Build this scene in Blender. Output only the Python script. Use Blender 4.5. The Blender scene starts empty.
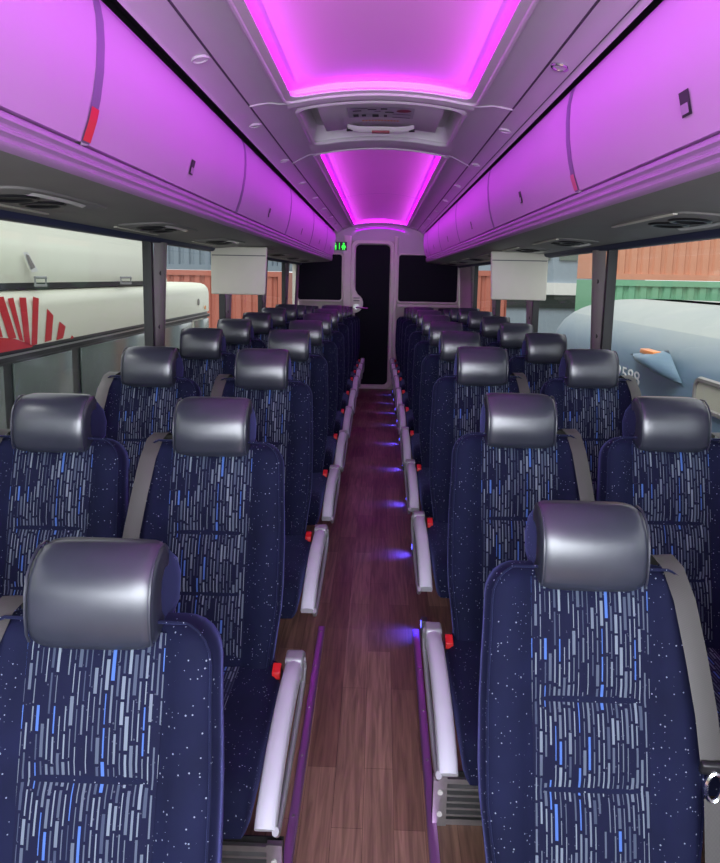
import bpy, bmesh, math, random
from mathutils import Vector, Matrix
random.seed(7)
S = bpy.context.scene
COL = S.collection
ZC = 1.52            # eye height above the cabin floor
CX = 0.015

# ------------------------------------------------------------------ helpers
class MB:
    """collects vertices / faces (with optional uv) and links them as ONE mesh object"""
    def __init__(self): self.v=[]; self.f=[]; self.uv={}
    def face(self, pts, uv=None):
        i=len(self.v); self.v += [tuple(p) for p in pts]; self.f.append(tuple(range(i,i+len(pts))))
        if uv: self.uv[len(self.f)-1]=uv
    def grid(self, rows, closed=False, uvs=None, cap0=False, cap1=False):
        i=len(self.v); n=len(rows[0])
        for r in rows: self.v += [tuple(p) for p in r]
        for a in range(len(rows)-1):
            for b in range(n if closed else n-1):
                c=(b+1)%n
                self.f.append((i+a*n+b, i+a*n+c, i+(a+1)*n+c, i+(a+1)*n+b))
                if uvs: self.uv[len(self.f)-1]=[uvs[a][b],uvs[a][c],uvs[a+1][c],uvs[a+1][b]]
        if cap0: self.f.append(tuple(i+k for k in range(n))[::-1])
        if cap1: self.f.append(tuple(i+(len(rows)-1)*n+k for k in range(n)))
        return self
    def box(self, x0,x1,y0,y1,z0,z1):
        i=len(self.v)
        self.v += [(x,y,z) for z in (z0,z1) for y in (y0,y1) for x in (x0,x1)]
        for q in ((0,2,3,1),(4,5,7,6),(0,1,5,4),(2,6,7,3),(0,4,6,2),(1,3,7,5)): self.f.append(tuple(i+k for k in q))
        return self
    def tube(self, pts, r, n=8, closed=False, sx=1.0):
        pts=[Vector(p) for p in pts]; rows=[]; m=len(pts)
        up=None
        for k,p in enumerate(pts):
            a=pts[k-1] if (k or closed) else pts[0]; b=pts[(k+1)%m] if (k<m-1 or closed) else pts[-1]
            t=(b-a).normalized()
            if up is None: up=Vector((0,0,1)) if abs(t.z)<.9 else Vector((1,0,0))
            s=t.cross(up).normalized(); u=s.cross(t).normalized(); up=u
            rr=r[k] if isinstance(r,(list,tuple)) else r
            rows.append([p+(s*math.cos(q)*sx+u*math.sin(q))*rr for q in [2*math.pi*j/n for j in range(n)]])
        if closed: rows.append(rows[0])
        self.grid(rows, closed=True, cap0=not closed, cap1=not closed); return self
    def prism(self, prof, x0, x1, axis='x'):
        """prof: list of (a,b); extruded along the axis"""
        def P(a,b,t):
            return (t,a,b) if axis=='x' else ((a,t,b) if axis=='y' else (a,b,t))
        self.grid([[P(a,b,x0) for a,b in prof],[P(a,b,x1) for a,b in prof]], closed=True, cap0=True, cap1=True); return self
    def disc(self, c, r, normal='z', n=20, ry=None):
        ry=ry or r; pts=[]
        for k in range(n):
            a=2*math.pi*k/n; u=r*math.cos(a); w=ry*math.sin(a)
            pts.append({'z':(c[0]+u,c[1]+w,c[2]),'y':(c[0]+u,c[1],c[2]+w),'x':(c[0],c[1]+u,c[2]+w)}[normal])
        self.face(pts); return self
    def cyl(self, c, r, h, normal='z', n=20):
        rows=[]
        for t in (0,h):
            row=[]
            for k in range(n):
                a=2*math.pi*k/n; u=r*math.cos(a); w=r*math.sin(a)
                row.append({'z':(c[0]+u,c[1]+w,c[2]+t),'y':(c[0]+u,c[1]+t,c[2]+w),'x':(c[0]+t,c[1]+u,c[2]+w)}[normal])
            rows.append(row)
        self.grid(rows, closed=True, cap0=True, cap1=True); return self
    def build(self, name, mat, parent=None, smooth=None, bevel=0, seg=3, weld=False, angle=40, loc=None):
        me=bpy.data.meshes.new(name); bm=bmesh.new()
        vs=[bm.verts.new(p) for p in self.v]
        ul=bm.loops.layers.uv.new('UVMap')
        for k,f in enumerate(self.f):
            try: fc=bm.faces.new([vs[i] for i in f])
            except ValueError: continue
            if k in self.uv:
                for l,u in zip(fc.loops,self.uv[k]): l[ul].uv=u
        if weld: bmesh.ops.remove_doubles(bm, verts=bm.verts, dist=1e-5)
        bmesh.ops.recalc_face_normals(bm, faces=bm.faces)
        if bevel:
            bm.edges.ensure_lookup_table()
            ed=[e for e in bm.edges if len(e.link_faces)==2 and e.calc_face_angle(0)>math.radians(25)]
            bmesh.ops.bevel(bm, geom=ed, offset=bevel, segments=seg, profile=.5, affect='EDGES', clamp_overlap=True)
        if smooth is not None or bevel:
            for f in bm.faces: f.smooth=True
            lim=math.radians(angle if smooth is None or smooth is True else smooth)
            for e in bm.edges:
                if len(e.link_faces)==2 and e.calc_face_angle(0)>lim: e.smooth=False
        bm.to_mesh(me); bm.free()
        me.materials.append(mat)
        o=bpy.data.objects.new(name, me); COL.objects.link(o)
        if parent: o.parent=parent
        if loc: o.location=loc
        return o

def tag(o, label=None, cat=None, group=None, kind=None):
    if label: o['label']=label
    if cat: o['category']=cat
    if group: o['group']=group
    if kind: o['kind']=kind
    return o
def struct(o): o['kind']='structure'; return o
def empty(name, loc=(0,0,0), rz=0):
    o=bpy.data.objects.new(name,None); COL.objects.link(o); o.location=loc; o.rotation_euler=(0,0,rz); o.empty_display_size=.05
    return o
def copy_tree(o, parent=None):
    c=o.copy(); COL.objects.link(c)
    if parent: c.parent=parent
    for ch in [k for k in bpy.data.objects if k.parent is o]: copy_tree(ch, c)
    return c
def children_map():
    m={}
    for k in bpy.data.objects:
        if k.parent: m.setdefault(k.parent,[]).append(k)
    return m
def fast_copy(o, cm, parent=None):
    c=o.copy(); COL.objects.link(c)
    if parent: c.parent=parent
    for ch in cm.get(o,[]): fast_copy(ch, cm, c)
    return c
def ss(a,b,x):
    t=min(1,max(0,(x-a)/(b-a))); return t*t*(3-2*t)

def area(name,loc,target,sx_,sy_,e,col):
    l=bpy.data.lights.new(name,'AREA'); l.shape='RECTANGLE'; l.size=sx_; l.size_y=sy_; l.energy=e; l.color=col
    ob=bpy.data.objects.new(name,l); COL.objects.link(ob); ob.location=loc
    ob.rotation_euler=(Vector(target)-Vector(loc)).to_track_quat('-Z','Y').to_euler(); return ob

# ------------------------------------------------------------------ materials
class NT:
    def __init__(self, name):
        self.m=bpy.data.materials.new(name); self.m.use_nodes=True; self.t=self.m.node_tree
        self.t.nodes.clear(); self.out=self.t.nodes.new('ShaderNodeOutputMaterial')
    def n(self, kind, **kw):
        nd=self.t.nodes.new('ShaderNode'+kind)
        for k,v in kw.items(): setattr(nd,k,v)
        return nd
    def l(self, a, b): self.t.links.new(a,b)
    def setin(self, sock, v):
        if hasattr(v,'is_linked') or isinstance(v,bpy.types.NodeSocket): self.l(v,sock)
        else: sock.default_value=v
    def math(self, op, a, b=0.0, c=0.0):
        nd=self.n('Math',operation=op); self.setin(nd.inputs[0],a); self.setin(nd.inputs[1],b)
        if op in ('MULTIPLY_ADD','COMPARE'): self.setin(nd.inputs[2],c)
        return nd.outputs[0]
    def mix(self, fac, a, b):
        nd=self.n('Mix',data_type='RGBA'); self.setin(nd.inputs[0],fac)
        self.setin(nd.inputs[6],a); self.setin(nd.inputs[7],b); return nd.outputs[2]
    def principled(self, **kw):
        p=self.n('BsdfPrincipled')
        for k,v in kw.items(): self.setin(p.inputs[k],v)
        self.l(p.outputs[0], self.out.inputs[0]); return p
def rgba(c): return (c[0],c[1],c[2],1)
def plain(name, col, rough=.5, metal=0, var=.06, scale=8, bump=0, bscale=200, spec=.5, **kw):
    t=NT(name); tc=t.n('TexCoord'); no=t.n('TexNoise'); no.inputs['Scale'].default_value=scale; no.inputs['Detail'].default_value=3
    t.l(tc.outputs['Object'],no.inputs['Vector'])
    c=t.mix(no.outputs[0], rgba([x*(1-var) for x in col]), rgba([min(1,x*(1+var)) for x in col]))
    p=t.principled(**{'Base Color':c,'Roughness':rough,'Metallic':metal,'Specular IOR Level':spec},**kw)
    if bump:
        b=t.n('TexNoise'); b.inputs['Scale'].default_value=bscale; t.l(tc.outputs['Object'],b.inputs['Vector'])
        bu=t.n('Bump'); bu.inputs['Strength'].default_value=bump; bu.inputs['Distance'].default_value=.002
        t.l(b.outputs[0],bu.inputs['Height']); t.l(bu.outputs[0],p.inputs['Normal'])
    return t.m
def emit(name, col, strength):
    t=NT(name); e=t.n('Emission'); e.inputs[0].default_value=rgba(col); e.inputs[1].default_value=strength
    t.l(e.outputs[0],t.out.inputs[0]); return t.m
def glass(name, tint=(.93,.96,.94), refl=.07):
    t=NT(name); a=t.n('BsdfTransparent'); a.inputs[0].default_value=rgba(tint)
    g=t.n('BsdfGlossy'); g.inputs['Roughness'].default_value=.03; g.inputs[0].default_value=(.9,.95,1,1)
    m=t.n('MixShader'); m.inputs[0].default_value=refl
    t.l(a.outputs[0],m.inputs[1]); t.l(g.outputs[0],m.inputs[2]); t.l(m.outputs[0],t.out.inputs[0]); return t.m

M={}
M['leather']=plain('grey_leather',(.030,.034,.050),rough=.31,var=.15,scale=25,bump=.05,bscale=900,spec=1.0)
M['white_plastic']=plain('white_plastic',(.72,.70,.70),rough=.45)
M['arm']=plain('armrest_plastic',(.62,.64,.70),rough=.4)
M['arm_grey']=plain('armrest_side_grey',(.35,.36,.38),rough=.4,metal=.3)
M['bin']=plain('bin_door_plastic',(.66,.38,.69),rough=.42,var=.03,scale=3)  # white plastic; part of the magenta light is put into its colour
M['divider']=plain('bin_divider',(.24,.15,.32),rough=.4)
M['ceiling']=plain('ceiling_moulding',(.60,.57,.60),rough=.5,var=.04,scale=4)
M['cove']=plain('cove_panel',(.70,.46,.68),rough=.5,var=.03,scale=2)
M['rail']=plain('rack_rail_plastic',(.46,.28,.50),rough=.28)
M['under']=plain('rack_underside_grey',(.235,.225,.215),rough=.55,var=.08)
M['black']=plain('black_rubber',(.012,.012,.014),rough=.5)
M['dark_slot']=plain('dark_latch_recess',(.05,.035,.06),rough=.5)
M['pillar']=plain('pillar_trim_grey',(.27,.255,.24),rough=.4,metal=.25)
M['navy_trim']=plain('navy_header_trim',(.03,.035,.09),rough=.6)
M['wall']=plain('side_wall_grey_vinyl',(.30,.30,.31),rough=.6)
M['beige']=plain('rear_wall_offwhite',(.62,.58,.52),rough=.5)
M['frame_white']=plain('door_frame_offwhite',(.80,.77,.70),rough=.45)
M['dark_panel']=plain('near_black_navy_panel',(.006,.007,.014),rough=.7,spec=.2)
M['steel']=plain('brushed_steel',(.42,.42,.42),rough=.32,metal=.85,var=.15,scale=40)
M['chrome']=plain('chrome',(.75,.75,.77),rough=.12,metal=1)
M['red']=plain('red_button',(.75,.02,.02),rough=.4)
M['black_plastic']=plain('black_plastic',(.015,.015,.017),rough=.35)
M['pedestal']=plain('dark_grey_metal',(.10,.10,.11),rough=.5,metal=.4)
M['shell']=plain('seat_back_shell',(.03,.03,.045),rough=.6)
M['monitor']=plain('monitor_housing_beige',(.60,.58,.49),rough=.5)
M['lens']=plain('pale_lens',(.75,.74,.70),rough=.25)
M['sticker']=plain('red_reflective_sticker',(.85,.03,.06),rough=.3)
M['pink_sticker']=plain('pink_red_sticker',(.80,.12,.30),rough=.35)
M['placard']=plain('grey_placard',(.42,.42,.45),rough=.5)
M['ink']=plain('dark_ink',(.05,.05,.06),rough=.6)
M['maroon']=plain('maroon_mark',(.22,.02,.04),rough=.5)
M['orange_mark']=plain('orange_lettering',(.75,.30,.10),rough=.5)
M['led']=emit('magenta_led',(.68,.004,1.0),17.0)
M['led_bar']=emit('magenta_bar',(.62,.02,1.0),1.2)
M['led_bin']=emit('violet_led',(.55,.03,1.0),16.0)
M['green_led']=emit('green_led',(.05,1,.08),1.6)
M['blue_led']=emit('blue_led',(.08,.08,1.0),12.0)
M['warm_disc']=plain('ceiling_lamp_lens',(.80,.76,.80),rough=.3)
M['glass']=glass('window_glass')
M['white_paint']=plain('cream_white_coach_paint',(.80,.81,.66),rough=.3,var=.02,scale=1)
M['red_paint']=plain('red_stripe_paint',(.62,.03,.04),rough=.35)
M['coach_glass']=plain('dark_coach_glass',(.17,.21,.19),rough=.12,var=.5,scale=1.2)
M['dark_band']=plain('dark_window_band',(.035,.04,.04),rough=.3)
M['blue_paint']=plain('dusty_blue_paint',(.13,.21,.28),rough=.4,var=.1,scale=2)
M['amber']=plain('amber_lens',(.85,.28,.08),rough=.3)
M['yellow_lamp']=plain('yellowed_lamp',(.52,.52,.40),rough=.3)
M['number_white']=plain('white_number',(.85,.87,.85),rough=.5)
M['cont_orange']=plain('orange_container',(.58,.26,.16),rough=.6,var=.08,scale=.7)
M['cont_green']=plain('green_container',(.17,.40,.24),rough=.6,var=.08,scale=.7)
M['cont_red']=plain('brick_red_container',(.42,.13,.09),rough=.6,var=.1,scale=.7)
M['cont_slate']=plain('slate_container',(.17,.21,.25),rough=.6,var=.1,scale=.7)
M['building']=plain('warehouse_blue_grey',(.28,.34,.40),rough=.6,var=.1)
M['building_white']=plain('warehouse_white_band',(.75,.76,.74),rough=.6)
M['tarp']=plain('brown_tarpaulin',(.10,.075,.06),rough=.8,var=.3,scale=3)
M['asphalt']=plain('asphalt',(.20,.20,.19),rough=.9,var=.25,scale=3)
M['door_seam']=plain('ceiling_seam_dark',(.10,.08,.11),rough=.6)

def fabric_base(t, co):
    """navy velour with scattered pale flecks"""
    v=t.n('TexVoronoi'); v.inputs['Scale'].default_value=165; t.l(co,v.inputs['Vector'])
    sep=t.n('SeparateColor'); t.l(v.outputs['Color'],sep.inputs[0])
    big=t.n('TexNoise'); big.inputs['Scale'].default_value=14; t.l(co,big.inputs['Vector'])
    thr=t.math('MULTIPLY_ADD',big.outputs[0],-.9,1.15)
    on=t.math('MULTIPLY',t.math('GREATER_THAN',sep.outputs[0],thr),t.math('LESS_THAN',v.outputs['Distance'],t.math('MULTIPLY',sep.outputs[1],.30)))
    no=t.n('TexNoise'); no.inputs['Scale'].default_value=9; t.l(co,no.inputs['Vector'])
    base=t.mix(no.outputs[0],(.0036,.005,.020,1),(.0085,.0115,.046,1))
    return t.mix(on,base,(.22,.25,.33,1))
def velour():
    t=NT('navy_velour_flecked'); tc=t.n('TexCoord')
    c=fabric_base(t,tc.outputs['Object'])
    p=t.principled(**{'Base Color':c,'Roughness':.85,'Specular IOR Level':.2,'Sheen Weight':.34,'Sheen Roughness':.30,'Sheen Tint':(.25,.30,.80,1)})
    return t.m
def dashes():
    t=NT('navy_fabric_with_rain_dashes'); tc=t.n('TexCoord'); sp=t.n('SeparateXYZ'); t.l(tc.outputs['UV'],sp.inputs[0])
    u=t.math('DIVIDE',sp.outputs[0],.0098); cu=t.math('FLOOR',u); fu=t.math('FRACT',u)
    w1=t.n('TexWhiteNoise',noise_dimensions='1D'); t.l(cu,w1.inputs['W'])
    s1=t.n('SeparateColor'); t.l(w1.outputs['Color'],s1.inputs[0])
    ln=t.math('MULTIPLY_ADD',s1.outputs[0],.040,.040)
    v=t.math('ADD',t.math('DIVIDE',sp.outputs[1],ln),t.math('MULTIPLY',s1.outputs[1],37.0))
    cv=t.math('FLOOR',v); fv=t.math('FRACT',v)
    cb=t.n('CombineXYZ'); t.l(cu,cb.inputs[0]); t.l(cv,cb.inputs[1])
    w2=t.n('TexWhiteNoise',noise_dimensions='2D'); t.l(cb.outputs[0],w2.inputs['Vector'])
    s2=t.n('SeparateColor'); t.l(w2.outputs['Color'],s2.inputs[0])
    hw=t.math('MULTIPLY_ADD',t.math('POWER',s2.outputs[0],1.6),.24,.08)
    mu=t.math('LESS_THAN',t.math('ABSOLUTE',t.math('SUBTRACT',fu,.5)),hw)
    mv=t.math('LESS_THAN',t.math('ABSOLUTE',t.math('SUBTRACT',fv,.5)),.445)
    on=t.math('MULTIPLY',t.math('MULTIPLY',mu,mv),t.math('GREATER_THAN',s2.outputs[2],.10))
    dash=t.mix(s2.outputs[2],(.025,.035,.075,1),(.19,.23,.28,1))
    dash=t.mix(t.math('GREATER_THAN',s2.outputs[1],.925),dash,(.07,.15,.44,1))
    base=fabric_base(t,tc.outputs['Object'])
    base=t.mix(.75,base,(.005,.006,.026,1))
    c=t.mix(on,base,dash)
    t.principled(**{'Base Color':c,'Roughness':.85,'Specular IOR Level':.2,'Sheen Weight':.18,'Sheen Tint':(.3,.35,.8,1)})
    return t.m
def belt_mat():
    t=NT('grey_belt_webbing'); tc=t.n('TexCoord'); sp=t.n('SeparateXYZ'); t.l(tc.outputs['UV'],sp.inputs[0])
    s=t.math('SINE',t.math('MULTIPLY',sp.outputs[0],700.0)); s2=t.math('SINE',t.math('MULTIPLY',sp.outputs[1],1500.0))
    f=t.math('MULTIPLY_ADD',t.math('MULTIPLY',s,s2),.12,.5)
    c=t.mix(f,(.045,.043,.040,1),(.085,.082,.077,1))
    t.principled(**{'Base Color':c,'Roughness':.55}); return t.m
def wood():
    t=NT('brown_wood_plank_vinyl'); tc=t.n('TexCoord'); mp=t.n('Mapping'); mp.inputs['Rotation'].default_value=(0,0,math.radians(90)); t.l(tc.outputs['Object'],mp.inputs[0])
    b=t.n('TexBrick'); b.inputs['Scale'].default_value=1; b.inputs['Brick Width'].default_value=.62; b.inputs['Row Height'].default_value=.093
    b.inputs['Mortar Size'].default_value=.0006; b.inputs['Color1'].default_value=(.185,.098,.064,1); b.inputs['Color2'].default_value=(.33,.20,.135,1); b.inputs['Mortar'].default_value=(.07,.035,.022,1)
    b.offset=.37; b.offset_frequency=2; t.l(mp.outputs[0],b.inputs['Vector'])
    mp2=t.n('Mapping'); mp2.inputs['Scale'].default_value=(38,2.2,1); t.l(tc.outputs['Object'],mp2.inputs[0])
    n=t.n('TexNoise'); n.inputs['Scale'].default_value=1.6; n.inputs['Detail'].default_value=6; n.inputs['Distortion'].default_value=.8; t.l(mp2.outputs[0],n.inputs['Vector'])
    g=t.n('MapRange'); g.inputs[1].default_value=.35; g.inputs[2].default_value=.7; g.inputs[3].default_value=.62; g.inputs[4].default_value=1.25; t.l(n.outputs[0],g.inputs[0])
    mul=t.n('Mix',data_type='RGBA',blend_type='MULTIPLY'); mul.inputs[0].default_value=1; t.l(b.outputs[0],mul.inputs[6]); t.l(g.outputs[0],mul.inputs[7])
    t.principled(**{'Base Color':mul.outputs[2],'Roughness':.42,'Specular IOR Level':.45}); return t.m
M['velour']=velour(); M['dash']=dashes(); M['belt']=belt_mat(); M['wood']=wood()

# ------------------------------------------------------------------ camera
f_px=700.0
cd=bpy.data.cameras.new('camera'); cam=bpy.data.objects.new('camera',cd); COL.objects.link(cam)
cd.sensor_width=36; cd.lens=f_px*36/863; cd.shift_y=-50/863; cd.clip_start=.02; cd.clip_end=300
pitch=math.atan(104.5/f_px); yaw=math.atan(18/f_px); roll=math.radians(1.1)
cam.matrix_world=Matrix.Translation((CX,0,ZC)) @ Matrix.Rotation(yaw,4,'Z') @ Matrix.Rotation(math.pi/2-pitch,4,'X') @ Matrix.Rotation(roll,4,'Z')
S.camera=cam

# ------------------------------------------------------------------ floor with front ramp
REAR=10.55
def zfloor(y):           # aisle
    if y<2.86: return (y-2.86)*.100
    if y>7: return -(y-7)*.046
    return 0.0
def zside(y):            # platforms under the seats
    if y<2.86: return (y-2.86)*.075
    return zfloor(y)
YS=[-1.6,-.5,.5,1.0,1.5,2.0,2.4,2.86,4,5.5,7,8,9,10,REAR]
m=MB(); m.grid([[(-.2,y,zfloor(y)),(0,y,zfloor(y)),(.2,y,zfloor(y))] for y in YS]); struct(m.build('floor',M['wood']))
for sx,nm in ((-1,'floor_left'),(1,'floor_right')):
    m=MB(); m.grid([[(sx*.2,y,zside(y)),(sx*1.26,y,zside(y))] for y in YS]); struct(m.build(nm,M['wood']))
    # bright edging strip on the step between ramp and platform
    ys=[-.6,0,.5,1,1.5,2,2.4,2.86]
    tr=empty('trim_1' if sx<0 else 'trim_2'); struct(tr)
    m=MB(); rows=[]
    for y in ys:
        a=zfloor(y)+.001; b=zside(y)+.006
        rows.append([(sx*.192,y,a),(sx*.190,y,b),(sx*.195,y,b+.004),(sx*.218,y,b+.004),(sx*.219,y,b-.004)])
    m.grid(rows); struct(m.build('edging_strip',plain('magenta_tinted_edging_%d'%(sx+1),(.42,.22,.46),rough=.3,metal=.75,var=.05),tr,smooth=True))  # aluminium strip, purple glow put into its base colour
    sc=MB()
    for k in range(9):
        y=.9+k*.24; sc.cyl((sx*.2065,y,zside(y)+.009),.005,.003,n=10)
    sc.build('edging_screw',M['steel'],tr)

# ------------------------------------------------------------------ ceiling, coves
def zc(h): return ZC+h
def arch(x,h0=.725,h1=.768,w=.40): return zc(h0+(h1-h0)*(1-(x/w)**2))
Y0=-1.6
C1=(-1.2,3.10); HATCH=(3.22,4.07); C2=(4.36,10.2)
cm_=MB()
for sx in (-1,1):
    cm_.grid([[(sx*p[0],y,zc(p[1])) for p in ((.622,.636),(.620,.641),(.612,.648),(.585,.668),(.555,.682),(.542,.6855))] for y in (Y0,REAR)])
    cm_.grid([[(sx*p[0],y,zc(p[1])) for p in ((.538,.6875),(.50,.703),(.45,.718),(.415,.7225),(.40,.726))] for y in (Y0,REAR)])
xs=[-.4+.8*k/16 for k in range(17)]
for a,b in ((Y0,C1[0]),(C1[1],HATCH[0]),(HATCH[1],C2[0]),(C2[1],REAR)):
    n=6; rows=[]
    for k in range(n+1):
        y=a+(b-a)*k/n; dip=-.012*math.sin(math.pi*k/n) if b<REAR and a>Y0 else 0
        rows.append([(x,y,arch(x)+dip) for x in xs])
    cm_.grid(rows)
for sx in (-1,1):   # narrow strip beside the hatch
    cm_.grid([[(sx*.40,y,arch(.4)),(sx*.375,y,arch(.375))] for y in HATCH])
ceil=struct(cm_.build('ceiling',M['ceiling'],smooth=30))
# seams in the moulding
m=MB()
for sx in (-1,1):
    m.box(min(sx*.535,sx*.545),max(sx*.535,sx*.545),Y0,REAR,zc(.6875),zc(.693))
struct(m.build('trim_3',M['door_seam']))
m=MB()
for yy in (3.12,4.33,10.22):
    for sx in (-1,1):
        m.tube([(sx*.54,yy-.12*(1 if yy!=4.33 else -1),zc(.685)),(sx*.47,yy-.07*(1 if yy!=4.33 else -1),zc(.711)),(sx*.43,yy-.02*(1 if yy!=4.33 else -1),zc(.719)),(sx*.39,yy,zc(.724))],.004,6)
struct(m.build('trim_4',M['ceiling'],smooth=True))
# rounded lip round each cove
def ring(y0,y1,w,r,zf,n=6):
    pts=[]
    for cx,cy,a0 in ((w-r,y1-r,0),(-w+r,y1-r,90),(-w+r,y0+r,180),(w-r,y0+r,270)):
        for k in range(n+1):
            a=math.radians(a0+90*k/n); pts.append((cx+r*math.cos(a),cy+r*math.sin(a)))
    out=[]
    for i,p in enumerate(pts):      # subdivide the end runs so that they follow the arch
        q=pts[(i+1)%len(pts)]; out.append(p); L=math.hypot(q[0]-p[0],q[1]-p[1])
        if abs(q[1]-p[1])<1e-4 and L>.2:
            for k in range(1,8): out.append((p[0]+(q[0]-p[0])*k/8,p[1]))
    return [(x,y,zf(x)) for x,y in out]
cove_names=('front recessed ceiling light panel with glowing magenta edges above the near rows','rear long recessed ceiling light panel with glowing magenta edges leading to the back')
for (a,b),lab in zip((C1,C2),cove_names):
    r=empty('ceiling_light_panel',(0,(a+b)/2,zc(.74)))
    tag(r,lab,'ceiling light','recessed ceiling light panels')
    off=-(a+b)/2
    def L(pts): return [(x,y+off,z-zc(.74)) for x,y,z in pts]
    lo=ring(a-.005,b+.005,.405,.05,lambda x:arch(x)-.002); le=ring(a+.03,b-.03,.372,.04,lambda x:arch(x)+.004)
    MB().tube(L(lo),.008,8,closed=True).build('rim',M['ceiling'],r,smooth=True)
    up=ring(a+.03,b-.03,.372,.04,lambda x:arch(x)+.010); ou=ring(a+.002,b-.002,.398,.05,lambda x:arch(x)+.012)
    g=MB(); g.grid([L(q)+[L(q)[0]] for q in (lo,le,up,ou)]); g.build('cove_lip',M['ceiling'],r,smooth=40)
    s0=ring(a+.018,b-.018,.384,.045,lambda x:arch(x)+.013); s1=ring(a+.004,b-.004,.396,.05,lambda x:arch(x)+.020)
    g=MB(); g.grid([L(s0)+[L(s0)[0]],L(s1)+[L(s1)[0]]]); g.build('led_strip',M['led'],r,smooth=True)
    w0=ring(a,b,.40,.05,lambda x:arch(x)+.012); w1=ring(a,b,.40,.05,lambda x:arch(x)+.050)
    g=MB(); g.grid([L(w0)+[L(w0)[0]],L(w1)+[L(w1)[0]]]); g.build('cove_side',M['cove'],r,smooth=True)
    g=MB(); rows=[]
    for k in range(25):
        y=a+.0+(b-a-.0)*k/24; rows.append(L([(x,y,arch(x)+.040+.012*(1-(x/.4)**2)) for x in xs]))
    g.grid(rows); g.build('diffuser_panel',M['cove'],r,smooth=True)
    for sx in (-1,1):
        l=area('added_cove_fill',(sx*.33,(a+b)/2,zc(.735)),(sx*.05,(a+b)/2,zc(.82)),b-a-.2,.12,1.05*(b-a),(.80,.09,.85)); l.data.spread=math.radians(165)  # added unseen fill, brightens the diffuser panel beside the LED strip
    if a>3:
        g=MB()
        for yy in (7.1,):
            g.grid([L([(x,yy+d,arch(x)+.0385+.012*(1-(x/.4)**2)) for x in xs]) for d in (0,.012)])
        g.build('panel_joint',M['divider'],r)
# slim light bar over the rear door
r=empty('light_bar',(0,10.44,zc(.62)))
tag(r,'short magenta light bar just above the rear door','ceiling light')
m=MB(); m.grid([[(x,-.02+d,.10-.05*(x/.36)**2+.02-(.035 if d else 0)) for x in [-.36+.72*k/12 for k in range(13)]] for d in (0,.06)]); 
m.build('glowing_lens',M['led_bar'],r,smooth=True)
m=MB(); m.tube([(x,.0,.122-.05*(x/.36)**2) for x in [-.38+.76*k/12 for k in range(13)]],.016,8); m.build('housing',M['ceiling'],r,smooth=True)

# roof skin outside, closes the shell
prof=[(1.30,zc(.17)),(1.30,zc(.5)),(1.18,zc(.80)),(.9,zc(.93)),(.4,zc(.99)),(0,zc(1.0))]
prof=prof+[(-x,z) for x,z in prof[-2::-1]]
struct(MB().grid([[(x,y,z) for x,z in prof] for y in (Y0,REAR+.1)]).build('roof',M['white_plastic'],smooth=True))

# ------------------------------------------------------------------ roof hatch
r=empty('roof_hatch',(0,3.68,zc(.74))); tag(r,'grey emergency roof hatch recessed between the two magenta ceiling panels','roof hatch')
def hz(x): return arch(x)-zc(.74)
ya,yb=HATCH[0]-3.68,HATCH[1]-3.68
m=MB()
xs2=[-.375+.75*k/14 for k in range(15)]
# recess walls and roof
ri=ring(ya,yb,.375,.07,lambda x:hz(x)); rt=ring(ya+.03,yb-.03,.35,.06,lambda x:hz(x)+.085)
m.grid([ri+[ri[0]],rt+[rt[0]]]); m.face(rt); m.build('recess',M['ceiling'],r,smooth=30)
m=MB().tube(ri,.013,8,closed=True); m.build('rim',M['ceiling'],r,smooth=True)
m=MB(); xs3=[-.285+.57*k/10 for k in range(11)]
m.grid([[(x,y,hz(x)+dz) for x in xs3] for y,dz in ((ya+.03,.006),(ya+.06,.000),(.16,.010),(.24,.03),(.285,.07))])
for sx in (-1,1): m.face([(sx*.285,ya+.03,hz(.285)+.006),(sx*.285,ya+.06,hz(.285)+.0),(sx*.285,.16,hz(.285)+.01),(sx*.285,.285,hz(.285)+.07),(sx*.285,.285,hz(.285)+.084),(sx*.285,ya+.03,hz(.285)+.084)])
m.build('hatch_panel',M['ceiling'],r,smooth=30)
pl=MB(); pxs=[-.155+.31*k/8 for k in range(9)]
pl.grid([[(x,y,hz(x)+dz) for x in pxs] for y,dz in ((-.36,-.004),(-.13,.001))]); pl=pl.build('placard',M['placard'],r); pl['label']='grey instruction placard'
m=MB()
def mark(x0,x1,y0,y1,dz=-.006):
    y0+=.06; y1+=.06
    m.face([(x0,y0,hz(x0)+dz),(x1,y0,hz(x1)+dz),(x1,y1,hz(x1)+dz),(x0,y1,hz(x0)+dz)])
for x0,x1,y0,y1 in ((-.14,-.06,-.405,-.395),(-.13,-.09,-.365,-.345),(-.06,-.02,-.385,-.365),(0,.03,-.40,-.375),(.02,.06,-.335,-.315),(-.13,-.105,-.29,-.235),(-.09,-.07,-.28,-.24),(-.04,-.01,-.28,-.225),(.015,.03,-.275,-.225),(.055,.14,-.235,-.222),(.055,.14,-.30,-.29),(-.03,.0,-.345,-.335)):
    m=MB(); mark(x0,x1,y0,y1); m.build('printed_marking',M['ink'],pl)
m=MB().disc((.107,-.30,hz(.107)-.006),.035,ry=.028); m.build('round_marking',M['maroon'],pl)
m=MB()
for k in range(12): mark(-.092+.0155*k,-.092+.0155*k+.011,-.125,-.10,.002)
o=m.build('orange_lettering',M['orange_mark'],r); 
m=MB(); hx=[-.17+.34*k/12 for k in range(13)]
m.grid([[(x,y,hz(x)+dz-.02*(1-(x/.17)**4)) for x in hx] for y,dz in ((.04,.012),(.06,-.006),(.10,-.008),(.125,.012))]); h=m.build('handle',M['white_plastic'],r,smooth=True)
m=MB().box(-.045,.045,.055,.085,hz(0)-.034,hz(0)-.024); m.build('red_grip_insert',M['maroon'],h)
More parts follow.
